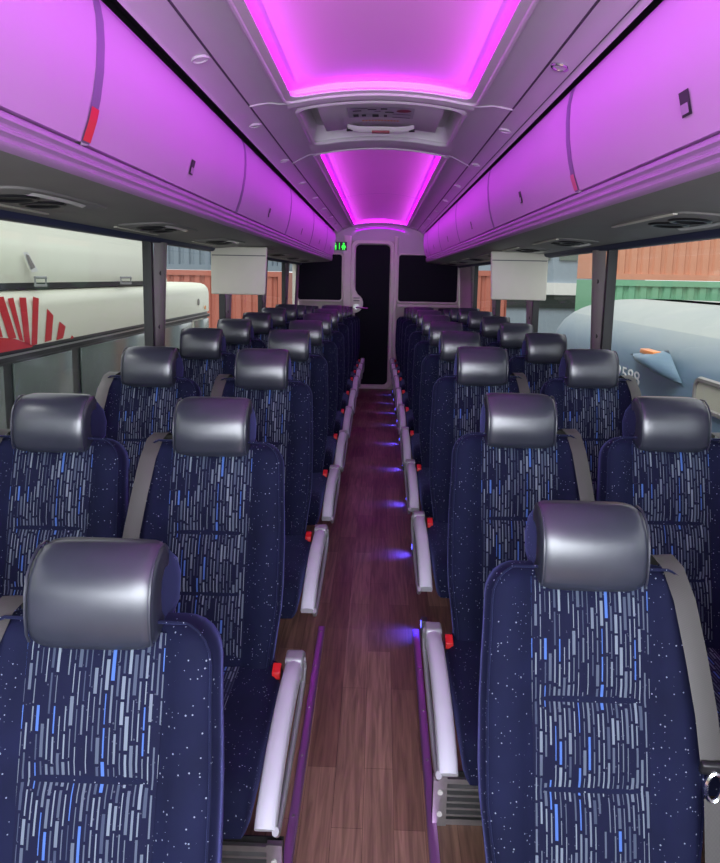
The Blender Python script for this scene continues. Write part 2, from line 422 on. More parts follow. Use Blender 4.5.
for sx in (-1,1):
    m=MB().prism([(sx*.13,.075),(sx*.175,.06),(sx*.175,.10),(sx*.13,.095)],hz(.15)-.016,hz(.15)-.006,axis='z'); m.build('black_end_arrow',M['black'],h)

# ceiling lamps / discs on the side mouldings
k=0
for sx,ys in ((-1,[2.32+.98*i for i in range(8)]),(1,[2.36+.98*i for i in range(8)])):
    for i,y in enumerate(ys):
        r=empty('ceiling_spotlight',(sx*.570,y,zc(.672))); r.rotation_euler=(0,sx*math.radians(14),0)
        tag(r,'small round %s ceiling spotlight above the %s bins, %s from the front'%('chrome-rimmed' if (sx>0 and i==0) else 'pale','right' if sx>0 else 'left',['first','second','third','fourth','fifth','sixth','seventh','eighth'][i]),'ceiling spotlight','round ceiling spotlights')
        pts=[(.026*math.cos(a),.026*math.sin(a),-.002) for a in [2*math.pi*q/20 for q in range(20)]]
        MB().tube(pts,.005,6,closed=True).build('bezel',M['chrome'] if (sx>0 and i==0) else M['ceiling'],r,smooth=True)
        MB().disc((0,0,-.003),.025).build('lens',M['warm_disc'],r)

# ------------------------------------------------------------------ luggage racks with bins
ORD=['first','second','third','fourth','fifth','sixth','seventh','eighth','ninth','tenth','eleventh']
DOORP=[(.668,.296),(.650,.345),(.636,.40),(.626,.46),(.622,.52),(.623,.57),(.629,.607),(.636,.626),(.648,.634)]
RACK_END=10.25
for sx in (-1,1):
    side='left' if sx<0 else 'right'
    r=empty('luggage_rack',(-.014 if sx<0 else 0,0,ZC)); tag(r,'long overhead luggage rack shelf with ribbed magenta-lit edge along the %s windows'%side,'luggage rack','overhead luggage racks')
    rail=[(.690,.292),(.672,.290),(.664,.282),(.664,.274),(.672,.268),(.672,.262),(.667,.258),(.667,.252),(.676,.246),(.676,.240),(.672,.236),(.674,.229),(.688,.222)]
    m=MB(); m.grid([[(sx*x,y,z) for x,z in rail] for y in (Y0,RACK_END)]); 
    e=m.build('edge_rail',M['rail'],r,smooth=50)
    und=[(.688,.222),(.72,.212),(.80,.206),(1.0,.192),(1.12,.182),(1.15,.184),(1.17,.195),(1.22,.196)]
    m=MB(); m.grid([[(sx*x,y,z) for x,z in und] for y in (Y0,RACK_END)]); m.build('underside',M['under'],r,smooth=40)
    m=MB(); cap=[(p[0],p[1]) for p in rail[::-1]]+[(1.0,.28),(1.0,.196),(.80,.206)]
    cap=[(sx*x,z) for x,z in [(.672,.292),(.664,.28),(.664,.25),(.674,.229),(.688,.222),(.80,.206),(1.22,.190),(1.22,.62),(.66,.62)]]
    m.prism(cap,RACK_END,RACK_END+.03,axis='y'); m.build('end_cap',M['under'],r,bevel=.008)
    # black gasket gap over the doors
    m=MB(); m.grid([[(sx*x,y,z) for x,z in ((.652,.632),(.648,.66),(.602,.650))] for y in (Y0,RACK_END)]); m.build('gap_gasket',M['black'],r)
    seams=[1.66+1.74*i for i in range(-2,6)] if sx<0 else [2.41+1.73*i for i in range(-2,6)]
    seams=[s for s in seams if s<10.0]+[RACK_END]
    g='left overhead bins' if sx<0 else 'right overhead bins'
    for i in range(len(seams)-1):
        a,b=seams[i],seams[i+1]
        if b<.2 : continue
        idx=i-(1 if sx<0 else 1)
        b0=empty('overhead_bin',(-.014 if sx<0 else 0,(a+b)/2,ZC)); 
        tag(b0,'magenta-lit overhead bin, %s in the %s row counting from the front'%(ORD[max(0,idx)],side),'overhead bin',g)
        hw=(b-a)/2
        m=MB()
        n=10
        y_a,y_b=-hw+.042,hw-.004
        rows=[]
        for k in range(n+1):
            y=y_a+(y_b-y_a)*k/n; rows.append([(sx*x,y,z) for x,z in DOORP])
        m.grid(rows)
        for yy in (y_a,y_b): m.grid([[(sx*x,yy,z) for x,z in DOORP],[(sx*(x+.02),yy,z) for x,z in DOORP]])
        m.grid([[(sx*.668,y_a,.296),(sx*.668,y_b,.296)],[(sx*.70,y_a,.296),(sx*.70,y_b,.296)]])
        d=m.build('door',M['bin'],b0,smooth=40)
        # latch
        la=MB(); zz0,zz1=.345,.395
        def dx(z):
            for (x0,q0),(x1,q1) in zip(DOORP,DOORP[1:]):
                if q0<=z<=q1: return x0+(x1-x0)*(z-q0)/(q1-q0)
            return DOORP[-1][0]
        fr=[(sx*(dx(z)-.0025),y,z) for y,z in ((-.024,zz0),(.024,zz0),(.024,zz1),(-.024,zz1))]
        la.face(fr); lt=la.build('latch',M['dark_slot'],d)
        lb=MB(); lb.face([(sx*(dx(z)-.006),y,z) for y,z in ((-.018,zz0+.004),(.018,zz0+.004),(.018,zz0+.024),(-.018,zz0+.024))]); lb.build('latch_tab',M['rail'],lt)
        # divider strip at the near edge of the door
        dv=MB(); dv.grid([[(sx*(x-.001),y,z) for x,z in DOORP] for y in (-hw-.004,-hw+.042)]); dv.build('divider_strip',M['divider'],b0,smooth=True)
        if (sx<0 and abs(a-1.66)<.01) or (sx>0 and abs(a-2.41)<.01):
            st=MB(); P=[(dx(z),z) for z in (.300,.325,.35,.375)]
            if sx>0: P=[(dx(z),z) for z in (.300,.32,.335,.35)]
            st.grid([[(sx*(x-.004),y,z) for x,z in P] for y in (-hw-.002,-hw+.040)]); o=st.build('reflective_sticker',M['sticker'] if sx<0 else M['pink_sticker'],b0); o['label']='red sticker'
    # reading-light and air-vent units
    us=[2.0,3.12,4.3,5.5,6.7,7.9,9.1] if sx<0 else [2.34,3.68,4.64,5.84,7.04,8.24,9.44]
    for i,y in enumerate(us):
        q=empty('reading_light_unit',(sx*.955,y,ZC+.196)); q.rotation_euler=(0,sx*math.radians(4),0); q.scale=(1,1,.55)
        tag(q,'oval reading light and air vent unit under the %s rack, %s from the front'%(side,ORD[i]),'reading light','overhead reading light units')
        m=MB()
        prof=[(.105*math.cos(a)*(1 if abs(math.cos(a))<.2 else 1),.24*math.sin(a)) for a in [2*math.pi*j/28 for j in range(28)]]
        def sq(a,ex): return math.copysign(abs(a)**ex,a)
        prof=[(.115*sq(math.cos(a),.45),.30*sq(math.sin(a),.45)) for a in [2*math.pi*j/32 for j in range(32)]]
        m.grid([[(x,yy,.0) for x,yy in prof],[(x*.97,yy*.98,-.010) for x,yy in prof],[(x*.93,yy*.96,-.012) for x,yy in prof]],closed=True,cap1=True); m.build('housing',M['under'],q,smooth=30)
        MB().box(-.11,-.095,-.27,.27,-.019,-.010).build('pale_edge_bar',M['monitor'],q,bevel=.003)
        for yy in (-.13,.03):
            n_=MB(); n_.tube([(.0+.052*math.cos(a),yy+.062*math.sin(a),-.016) for a in [2*math.pi*j/20 for j in range(20)]],.010,6,closed=True); v=n_.build('air_vent',M['black_plastic'],q,smooth=True)
            MB().disc((0,yy,-.014),.05,ry=.06).build('vent_core',M['black'],v)
        MB().grid([[(.055+dx_+.02*math.cos(t),-.05+.17*math.sin(t),-.016-dz) for t in [-1.3+2.6*j/10 for j in range(11)]] for dx_,dz in ((0,.0),(.016,.010),(.03,.0))]).build('lamp_lens',M['lens'],q,smooth=True)

# ------------------------------------------------------------------ side walls, pillars, windows
SILL=.90; WTOP=zc(.166)
def wx(z): return 1.225-.035*(z-SILL)/(WTOP-SILL)      # windows lean in slightly
WIN_END={-1:10.15,1:9.0}
for sx in (-1,1):
    side='left' if sx<0 else 'right'
    m=MB()
    m.grid([[(sx*1.24,y,-.45),(sx*1.225,y,SILL-.06),(sx*1.21,y,SILL-.015),(sx*1.225,y,SILL),(sx*1.29,y,SILL)] for y in (Y0,REAR)])
    m.grid([[(sx*wx(z),y,z) for z in (SILL,WTOP,zc(.21))] for y in (WIN_END[sx],REAR)])
    m.grid([[(sx*x,y,z) for x,z in ((1.18,zc(.196)),(1.188,WTOP),(1.25,WTOP))] for y in (Y0,REAR)])
    struct(m.build('wall_'+side,M['wall']))
    m=MB(); m.grid([[(sx*x,y,z) for x,z in ((1.150,zc(.186)),(1.156,zc(.168)),(1.168,zc(.160)),(1.19,zc(.160)))] for y in (Y0,REAR)]); struct(m.build('trim_5' if sx<0 else 'trim_6',M['navy_trim'],smooth=True))
    m=MB(); m.grid([[(sx*wx(z)-sx*.003,y,z) for z in (SILL+.0,zc(.16))] for y in (WIN_END[sx]+.18,REAR)]); struct(m.build('wall_%s_panel'%side,M['beige']))
    pil=[3.74+1.75*i for i in range(-2,4)] if sx<0 else [3.74+1.72*i for i in range(-2,4)]
    edges=[-1.6]+pil+[WIN_END[sx]+.04]
    for i,y in enumerate(pil):
        t=empty('trim_%d'%(7+i+(0 if sx<0 else 6))); struct(t)
        # grey half-round cover and dark gasket on its near side
        def col(y0,y1,depth,z0,z1,n=8):
            g=MB(); rows=[]
            for z in (z0,z1):
                rows.append([(sx*(wx(z)-depth*math.sin(math.pi*k/n)**.6),y0+(y1-y0)*k/n,z) for k in range(n+1)])
            return g.grid(rows)
        col(y+.01,y+.20,.035,SILL-.01,zc(.165)).build('pillar_cover',M['pillar'],t,smooth=True)
        MB().box(min(sx*1.188,sx*1.235),max(sx*1.188,sx*1.235),y-.045,y-.02,SILL-.01,zc(.165)).build('pillar_gasket',M['black'],t)
        MB().box(min(sx*1.196,sx*1.235),max(sx*1.196,sx*1.235),y-.02,y+.015,SILL-.01,zc(.165)).build('pillar_channel',M['pedestal'],t)
        g=MB()
        for z in (1.23,1.52): g.cyl((sx*(wx(z)-.030)-(.01 if sx<0 else -.002),y+.055,z),.012,.008,normal='x',n=10)
        g.build('pillar_screw',M['black'],t)
    for i in range(len(edges)-1):
        a,b=edges[i],edges[i+1]
        if b<=a: continue
        w=empty('window_%d'%(i+1+(0 if sx<0 else 7))); struct(w)
        m=MB(); m.face([(sx*(wx(z)+.012),y,z) for y,z in ((a,SILL-.0),(b,SILL-.0),(b,WTOP+.02),(a,WTOP+.02))]); m.build('pane',M['glass'],w)
        m=MB(); m.box(min(sx*1.20,sx*1.235),max(sx*1.20,sx*1.235),a,b,SILL-.012,SILL+.014); m.build('window_sill',M['black'],w)

# ------------------------------------------------------------------ rear wall, door, dark panels
def P(px,py,y): # a point on a cross plane y (used for the rear wall layout)
    return ((px-380)*y/f_px+CX, ZC-(py-277)*y/f_px)
YW=REAR
m=MB(); m.face([(-1.3,YW+.02,-.4),(1.3,YW+.02,-.4),(1.3,YW+.02,zc(1.0)),(-1.3,YW+.02,zc(1.0))]); struct(m.build('wall_rear',M['beige']))
def rrect(x0,x1,z0,z1,r,n=5):
    pts=[]
    for cx,cz,a0 in ((x1-r,z1-r,0),(x0+r,z1-r,90),(x0+r,z0+r,180),(x1-r,z0+r,270)):
        for k in range(n+1):
            a=math.radians(a0+90*k/n); pts.append((cx+r*math.cos(a),cz+r*math.sin(a)))
    return pts
dz0=-.155
# door
d=empty('door_1',(0,YW,0)); struct(d)
dark=rrect(-.352,.155,dz0+.06,zc(.475),.07)
outer=rrect(-.42,.215,dz0+.004,zc(.535),.10)
m=MB(); m.face([(x,-.005,z) for x,z in dark]); struct(m.build('door_panel',M['dark_panel'],d))
m=MB(); inn=[(x,z) for x,z in dark]
m.grid([[(x,-.002,z) for x,z in outer],[(x,-.045,z) for x,z in outer],[(x*.98+(-.002),-.052,z) for x,z in outer],[(x,-.05,z) for x,z in rrect(-.37,.172,dz0+.045,zc(.492),.08)],[(x,-.012,z) for x,z in inn]],closed=True)
struct(m.build('door_frame',M['frame_white'],d,smooth=30))
# handle plate bulging into the dark door
hp=[(-.40,-.16),(-.40,-.52)]+[(-.355+.125*math.cos(a),-.39+.14*math.sin(a)) for a in [math.radians(-110+20*k) for k in range(10)]]+[(-.345,-.20),(-.36,-.16)]
m=MB(); m.prism([(x,zc(z)) for x,z in hp],-.075,-.012,axis='y'); hpl=m.build('handle_plate',M['frame_white'],d,bevel=.012); 
m=MB(); m.tube([(-.33,-.078,zc(-.45)),(-.33,-.12,zc(-.45)),(-.27,-.125,zc(-.452)),(-.16,-.125,zc(-.455))],[.014,.013,.012,.009],8); m.build('lever',M['chrome'],hpl,smooth=True)
m=MB(); m.disc((-.33,-.079,zc(-.44)),.05,normal='y',ry=.04); m.build('lever_rose',M['steel'],hpl)
for z in (-.31,-.35):
    m=MB().box(-.375,-.285,-.08,-.074,zc(z)-.006,zc(z)+.006); m.build('slot',M['pedestal'],hpl)
# posts either side of the door
for x0,x1,nm in ((-.535,-.42,'trim_19'),(.215,.268,'trim_20')):
    m=MB().box(x0,x1,YW-.05,YW+.02,dz0,zc(.60)); struct(m.build(nm,M['frame_white'],bevel=.015))
m=MB().box(-1.25,-.45,YW-.035,YW+.02,zc(.345),zc(.80)).box(.24,1.25,YW-.035,YW+.02,zc(.345),zc(.80)).box(-.45,.24,YW-.035,YW+.02,zc(.53),zc(.80)); struct(m.build('trim_21',M['ceiling']))
for x0,x1,z0,z1,lab in ((-1.22,-.545,-.36,.335,'near-black rounded panel filling the rear wall left of the door'),(.275,1.17,-.36,.345,'near-black rounded panel filling the rear wall right of the door')):
    r=empty('trim_22' if x0<0 else 'trim_23',((x0+x1)/2,YW-.02,ZC)); struct(r); c=-(x0+x1)/2
    q=rrect(x0,x1,z0,z1,.05)
    m=MB(); m.face([(x+c,-.024,z) for x,z in q]); m.build('dark_insert',M['dark_panel'],r)
    m=MB(); m.tube([(x+c,-.022,z) for x,z in q],.014,6,closed=True); m.build('edge_bead',M['frame_white'],r,smooth=True)
m=MB().box(.275,1.19,YW-.13,YW-.03,zc(-.43),zc(-.385)); o=m.build('rear_ledge',M['frame_white'],bevel=.012); tag(o,'off-white ledge under the dark rear panel right of the door','ledge')
m=MB().tube([(.27,YW-.08,.30),(.23,YW-.16,.31),(.23,YW-.2,.315),(.30,YW-.2,.315)],.012,8); struct(m.build('grab_handle',M['steel'],[k for k in bpy.data.objects if k.name=='trim_20'][0],smooth=True))
# restroom indicator
r=empty('restroom_sign',(-.60,YW-.045,zc(.445))); tag(r,'small lit green restroom figures sign left of the rear door','sign')
MB().box(-.115,.115,-.010,.010,-.062,.062).build('backing',M['dark_slot'],r,bevel=.004)
m=MB()
for k,x in enumerate((-.062,.012,.066)):
    if k==1: m.face([(x-.004-.01,-.013,-.05),(x+.004-.01,-.013,-.05),(x+.004-.01,-.013,.05),(x-.004-.01,-.013,.05)]); continue
    m.disc((x,-.013,.036),.014,normal='y',n=12)
    m.face([(x-.02,-.013,.018),(x+.02,-.013,.018),(x+(.034 if k else .02),-.013,-.022),(x-(.034 if k else .02),-.013,-.022)])
    for s in (-1,1): m.face([(x+s*.012-.007,-.013,-.022),(x+s*.012+.007,-.013,-.022),(x+s*.012+.007,-.013,-.052),(x+s*.012-.007,-.013,-.052)])
m.build('lit_symbol',M['green_led'],r)

# ------------------------------------------------------------------ flip-down monitors
for sx in (-1,1):
    side='left' if sx<0 else 'right'
    r=empty('flip_down_monitor',(sx*.985,5.0,zc(.195))); tag(r,'beige back of a flip-down monitor hanging under the %s luggage rack'%side,'monitor','flip-down monitors')
    m=MB(); m.prism([(-.20,.0),(.20,.0),(.185 if sx<0 else .20,-.335),(-.20 if sx<0 else -.185,-.335)],-.014,.016,axis='y'); m.build('housing',M['monitor'],r,bevel=.010)
    MB().box(-.19,.19,-.022,.022,-.064,-.058).build('hinge_line',M['pedestal'],r)
    MB().box(-.185,.185,.0165,.020,-.31,-.08).build('screen',M['black_plastic'],r)

# ------------------------------------------------------------------ seats
TILT=.286; TL=math.atan(TILT)
def face_pt(x,z,off=0):     # point on the backrest face plane, off = distance in front of it
    y=-.13+TILT*(z-.47)
    return (x, y-off*math.cos(TL), z+off*math.sin(TL))
def bolster(x): return .030*ss(.108,.165,abs(x))
ZB0,ZB1=.36,1.045
def half_w(z):
    w=.205+.022*ss(.40,.62,z)-.010*ss(.75,1.0,z)
    t=ZB1-z
    if t<.07: w=w-.07+math.sqrt(max(0,.07**2-(.07-t)**2))
    return w
def build_backrest(root):
    zs=[ZB0+(ZB1-.075-ZB0)*k/9 for k in range(10)]+[ZB1-.07+.07*math.sin(math.pi/2*k/6) for k in range(0,7)]
    fr=[-1,-.985,-.95,-.89,-.80,-.70,-.62,-.54,-.47,-.25,0,.25,.47,.54,.62,.70,.80,.89,.95,.985,1]
    rows=[]
    for z in zs:
        w=half_w(z); th=.125-.045*ss(.4,1.04,z); t=ZB1-z
        tp=1.0 if t>.04 else math.sqrt(max(.0,1-((.04-t)/.04)**2))
        row=[]
        for q in fr:
            x=q*w; e=max(0,(abs(x)-(w-.035))/.035)
            off=bolster(x)-.035*(1-math.sqrt(max(0,1-min(1,e)**2)))
            off=-.04+(off+.04)*tp
            row.append(face_pt(x,z,off))
        for q in (.97,.85,.4,0,-.4,-.85,-.97):
            x=q*w; off=-th+.02*(1 if abs(q)>.9 else 0); off=-.04+(off+.04)*tp
            row.append(face_pt(x,z,off))
        rows.append(row)
    b=MB().grid(rows,closed=True,cap0=True,cap1=True).build('backrest',M['velour'],root,smooth=True,angle=60)
    # piping round the front edge
    pts=[]
    zz=[.42+(.975-.42)*k/10 for k in range(11)]+[ZB1-.07+.066*math.sin(math.pi/2*k/5) for k in range(0,6)]
    def pp(z,s):
        w=half_w(z)-.010; return face_pt(s*w,z,bolster(w)-.007)
    L_=[pp(z,-1) for z in zz]; R_=[pp(z,1) for z in zz][::-1]
    MB().tube(L_+R_,.0032,5).build('piping',M['velour'],b,smooth=True)
    # patterned centre
    seams=[.44,.61,.78,1.02]; rows=[];uvs=[]
    nx=12
    zs=[]
    for a,c in zip(seams,seams[1:]):
        for k in range(8): zs.append(a+(c-a)*k/8)
    zs.append(seams[-1])
    for z in zs:
        for a,c in zip(seams,seams[1:]):
            if a<=z<=c+1e-6: tt=(z-a)/(c-a); break
        bul=.013*(math.sin(math.pi*min(1,max(0,tt)))**.45) - .004
        row=[];ur=[]
        ww=.118+.004*ss(.5,.9,z)
        for k in range(nx+1):
            q=-1+2*k/nx; x=q*ww
            edge=1-abs(q)**6
            row.append(face_pt(x,z,.002+bolster(x)+bul*edge)); ur.append((x+.5,z*1.04))
        rows.append(row);uvs.append(ur)
    MB().grid(rows,uvs=uvs).build('patterned_centre',M['dash'],root,smooth=True,angle=70)
    return b
def build_headrest(root,side):
    # side profile in (y,z): leather front wraps up and over
    h=empty_part=None
    def section(x,scale_y=1):
        return None
    prof=[(.012,1.003),(-.012,1.009),(-.021,1.028),(-.023,1.066),(-.019,1.104),(-.008,1.136),(.014,1.160),(.042,1.174),(.075,1.173),(.097,1.155),(.090,1.12),(.065,1.06),(.05,1.01)]
    W=.111; cy,cz=.03,1.09
    xs_=[0,.35,.65,.82,.92,.97,.99,1.0]; sc=[1,1,.995,.985,.95,.89,.82,.74]
    rows=[]
    xr_=[.35,.58,.74,.86,.93,.97,.99,1.0]; sr=[1,.995,.975,.935,.88,.82,.76,.70]
    for x,s in (list(zip([-a for a in xs_[::-1]],sc[::-1]))+list(zip(xr_,sr)) if side>0 else list(zip([-a for a in xr_[::-1]],sr[::-1]))+list(zip(xs_,sc))):
        bow=.006*(1-(x)**2)
        rows.append([(x*W,cy+(y-cy)*s-(bow if y<0 else 0),cz+(z-cz)*s) for y,z in prof])
    h=MB().grid(rows,closed=True,cap0=True,cap1=True).build('headrest',M['leather'],root,smooth=True,angle=55)
    # fabric cheeks behind the leather
    prof2=[(.004,1.030),(.000,1.09),(.012,1.135),(.045,1.162),(.095,1.155),(.155,1.112),(.180,1.065),(.165,1.015),(.09,.995),(.03,1.0)]
    cy,cz=.07,1.085
    for s in (-1,1):
        rows=[]
        for x,k in ((.05,1),(.085,1),(.100,.97),(.107,.90),(.110,.78),(.111,.55),(.1115,.2)):
            rows.append([(s*x,cy+(y-cy)*k,cz+(z-cz)*k) for y,z in prof2])
        MB().grid(rows,closed=True,cap1=True,cap0=True).build('headrest_cheek',M['velour'],h,smooth=True,angle=60)
    # stitched seams
    for s in (-1,1):
        pts=[(s*W*.962,.03+(y-.03)*.915-.002,1.09+(z-1.09)*.915) for y,z in prof[1:10]]
        MB().tube(pts,.0026,5).build('seam_piping',M['leather'],h,smooth=True)
    return h
def build_cushion(root):
    rows=[]; ys=[-.655,-.650,-.635,-.60,-.50,-.38,-.26,-.17,-.12]
    for y in ys:
        e=max(0,(-.60-y)/.055); drop=.042*(1-math.sqrt(max(0,1-min(1,e)**2)))
        top=.462-drop+.010*ss(-.3,-.55,y); bot=.360
        w=.236-.012*min(1,e)**2
        row=[]
        for q in [-1,-.98,-.93,-.84,-.72,-.6,-.5,-.2,.2,.5,.6,.72,.84,.93,.98,1]:
            x=q*w; ed=max(0,(abs(x)-(w-.04))/.04)
            row.append((x,y,top+.014*ss(.10,.16,abs(x))-.036*(1-math.sqrt(max(0,1-min(1,ed)**2)))))
        row += [(w*.96,y,bot),(0,y,bot-.01),(-w*.96,y,bot)]
        rows.append(row)
    c=MB().grid(rows,closed=True,cap0=True,cap1=True).build('cushion',M['velour'],root,smooth=True,angle=60)
    rows=[];uvs=[]
    for y in [-.62,-.6,-.55,-.45,-.35,-.25,-.15]:
        e=max(0,(-.60-y)/.055); drop=.042*(1-math.sqrt(max(0,1-min(1,e)**2)))
        z=.4665-drop+.010*ss(-.3,-.55,y)
        rows.append([(x,y,z+(.014*ss(.10,.16,abs(x)))) for x in [-.112+.224*k/8 for k in range(9)]]); uvs.append([(x+.5,y) for x in [-.112+.224*k/8 for k in range(9)]])
    MB().grid(rows,uvs=uvs).build('patterned_cushion_centre',M['dash'],c,smooth=True)
    return c
def build_belt(root,s):
    # ribbon from the shoulder down the outboard edge
    path=[(s*.160,.135,.97,.0),(s*.166,.112,1.040,0),(s*.170,.070,1.058,0),(s*.174,.020,1.050,0),(s*.182,-.030,1.0,0),(s*.195,-.075,.90,0),(s*.207,-.112,.80,0),(s*.213,-.138,.715,0)]
    rows=[];uvs=[];v=0;prev=None
    for x,y,z,_ in path:
        if prev: v+=math.dist(prev,(x,y,z))
        prev=(x,y,z); w=.0235
        rows.append([(x-w,y-.002,z),(x,y-.004,z),(x+w,y+.004,z)]); uvs.append([(0,v),(.0235,v),(.047,v)])
    b=MB().grid(rows,uvs=uvs).build('seat_belt',M['belt'],root,smooth=True)
    # sheath, tongue and lower stalk
    m=MB().box(-.026,.026,-.008,.008,-.016,.012); t=m.build('belt_guide',M['black_plastic'],b,bevel=.006); t.location=(s*.214,-.143,.712); t.rotation_euler=(.3,0,s*-.05)
    m=MB(); m.tube([(s*.214+u,-.152,.675+w) for u,w in [(.016*math.cos(a),.03*math.sin(a)) for a in [2*math.pi*k/16 for k in range(16)]]],.0045,6,closed=True); m.build('belt_tongue',M['chrome'],b,smooth=True)
    m=MB(); m.grid([[(s*.214-.017,-.152,.65),(s*.214+.017,-.152,.65)],[(s*.216-.017,-.20,.43),(s*.216+.017,-.20,.43)],[(s*.216-.017,-.205,.36),(s*.216+.017,-.205,.36)]],uvs=[[(0,0),(.04,0)],[(0,.1),(.04,.1)],[(0,.2),(.04,.2)]]); m.build('lower_strap',M['belt'],b)
    return b
def build_arm(root,a):
    ar=empty('armrest'); ar.parent=root
    path=[(-.13,.482),(-.17,.498),(-.25,.508),(-.34,.508),(-.43,.500),(-.52,.484),(-.60,.462),(-.66,.436),(-.685,.412)]
    def bar(path,x0,x1,t):
        rows=[]
        for k,(y,z) in enumerate(path):
            p=path[max(0,k-1)]; q=path[min(len(path)-1,k+1)]
            d=Vector((0,q[0]-p[0],q[1]-p[1])).normalized(); n=Vector((0,-d.z,d.y)); n=n if n.z>0 else -n
            c=Vector((0,y,z))
            r=.35*t
            prof=[(x0,-t),(x0,-r),(x0+.004,0),(x0+.012,.004),((x0+x1)/2,.007),(x1-.012,.004),(x1-.004,0),(x1,-r),(x1,-t)]
            rows.append([(px,(c+n*u).y,(c+n*u).z) for px,u in prof])
        return MB().grid(rows,closed=True,cap0=True,cap1=True)
    xc=a*.272
    bar(path,xc-.024,xc+.024,.040).build('arm_bar',M['arm'],ar,smooth=True,angle=50)
    # grey loop bar on the aisle face
    lp=[(-.13,.485),(-.11,.45),(-.14,.42),(-.24,.405),(-.36,.395),(-.48,.385),(-.58,.378),(-.66,.382),(-.682,.405)]
    xo=a*.296
    m=MB().tube([(xo,y,z) for y,z in lp],.010,8,sx=.8); m.build('arm_loop',M['arm_grey'],ar,smooth=True)
    m=MB(); m.prism([(-.08,.43),(-.08,.485),(-.12,.510),(-.17,.510),(-.18,.45),(-.14,.42)],xc-.026,xc+.026); m.build('arm_pivot',M['arm_grey'],ar,bevel=.008)
    return ar
def build_buckle(root,a):
    b=MB(); b.prism([(-.185,.455),(-.150,.455),(-.135,.50),(-.165,.515),(-.195,.50)],a*.214,a*.236); k=b.build('buckle',M['black_plastic'],root,bevel=.004)
    r=MB(); r.prism([(-.188,.508),(-.160,.520),(-.162,.528),(-.195,.515),(-.198,.497),(-.193,.493)],a*.213,a*.237); r.build('red_button',M['red'],k,bevel=.003)
    return k
def build_base(root,side,aisle):
    m=MB(); 
    m.box(-.19,.19,-.58,-.16,.338,.366)
    p=m.build('seat_frame',M['pedestal'],root,bevel=.006)
    m=MB(); m.prism([(-.29,.34),(-.10,.34),(-.06,.01),(-.06,0),(-.30,0),(-.30,.012),(-.24,.03)],-.03+side*.02,.03+side*.02); m.build('pedestal_leg',M['pedestal'],root,bevel=.008)
    # cloth-covered rear shell
    rows=[]
    for z,off in ((.40,-.128),(.6,-.118),(.8,-.105),(1.0,-.09)):
        w=half_w(z)*.9; rows.append([face_pt(-w,z,off),face_pt(-w*.5,z,off-.012),face_pt(w*.5,z,off-.012),face_pt(w,z,off)])
    MB().grid(rows).build('rear_shell',M['shell'],root,smooth=True)
def make_seat(side,aisle):
    root=empty('coach_seat')
    for o in (build_backrest(root),build_headrest(root,side),build_belt(root,side)): o.location.z+=.05
    build_base(root,side,aisle)
    low=[build_cushion(root),build_buckle(root,-side)]
    if aisle: low.append(build_arm(root,-side))
    low[1].location.z-=.035
    for o in bpy.data.objects:
        if o.parent is root and o.name.split('.')[0] in ('patterned_centre','rear_shell'): o.location.z+=.05
    return root
ROWS={-1:[1.12,2.03]+[2.93+.88*i for i in range(9)], 1:[1.40,2.22]+[3.10+.87*i for i in range(9)]}
DROP={-1:[-.177,-.075],1:[-.173,-.072]}
SEAT_X={'aisle':.480,'window':.966}
for side in (-1,1):
    for kind in ('aisle','window'):
        proto=make_seat(side,kind=='aisle'); cmap=children_map()
        for i,y in enumerate(ROWS[side]):
            o=proto if i==0 else fast_copy(proto,cmap)
            z=DROP[side][i] if i<2 else zside(y-.3)
            sxx=SEAT_X[kind]
            if i==0: sxx={('aisle',-1):.468,('aisle',1):.472,('window',-1):.985,('window',1):.998}[(kind,side)]
            if i==0 and kind=='window': y-=.07
            o.location=(side*sxx,y,z)
            row='rearmost row' if i==10 else ORD[i]+' row'
            if i==0 and side>0 and kind=='aisle': skip_root=o
            tag(o,'navy dash-patterned coach seat on the %s, %s of the %s block'%('aisle' if kind=='aisle' else 'window',row,'left' if side<0 else 'right'),'seat','%s %s seats'%('left' if side<0 else 'right',kind))

for a in [k for k in bpy.data.objects if k.parent is skip_root and k.name.startswith('armrest')]:
    for k in list(a.children): bpy.data.objects.remove(k)
    bpy.data.objects.remove(a)
# louvred floor heaters under the second-row seats
for side,yy in ((-1,2.03-.42),(1,2.22-.36)):
    gr=empty('heater_grille',(side*.45,yy,zside(yy))); tag(gr,'louvred steel floor heater grille under the second-row %s aisle seat'%('left' if side<0 else 'right'),'heater grille','floor heater grilles')
    x0,x1=(-.245,.25) if side>0 else (-.25,.245)
    g=MB(); y=0
    g.box(x0,x1,y,y+.012,.0,.018); g.box(x0,x1,y,y+.012,.132,.148)
    q=(x0,x0+.04) if side>0 else (x1-.04,x1)
    g.box(q[0],q[1],y-.006,y+.012,.0,.158); g.build('frame',M['steel'],gr)
    for k in range(5):
        z=.026+k*.021; l=MB(); l.prism([(y+.002,z),(y+.016,z+.010),(y+.018,z+.014),(y+.002,z+.007)],x0+.02,x1-.02)
        l.build('louvre',M['steel'],gr)
    MB().box(x0,x1,y+.03,y+.035,0,.15).build('backing',M['black'],gr)
    for z in (.04,.11): MB().cyl(((q[0]+q[1])/2,y-.010,z),.008,.005,normal='y',n=12).build('screw',M['lens'],gr)
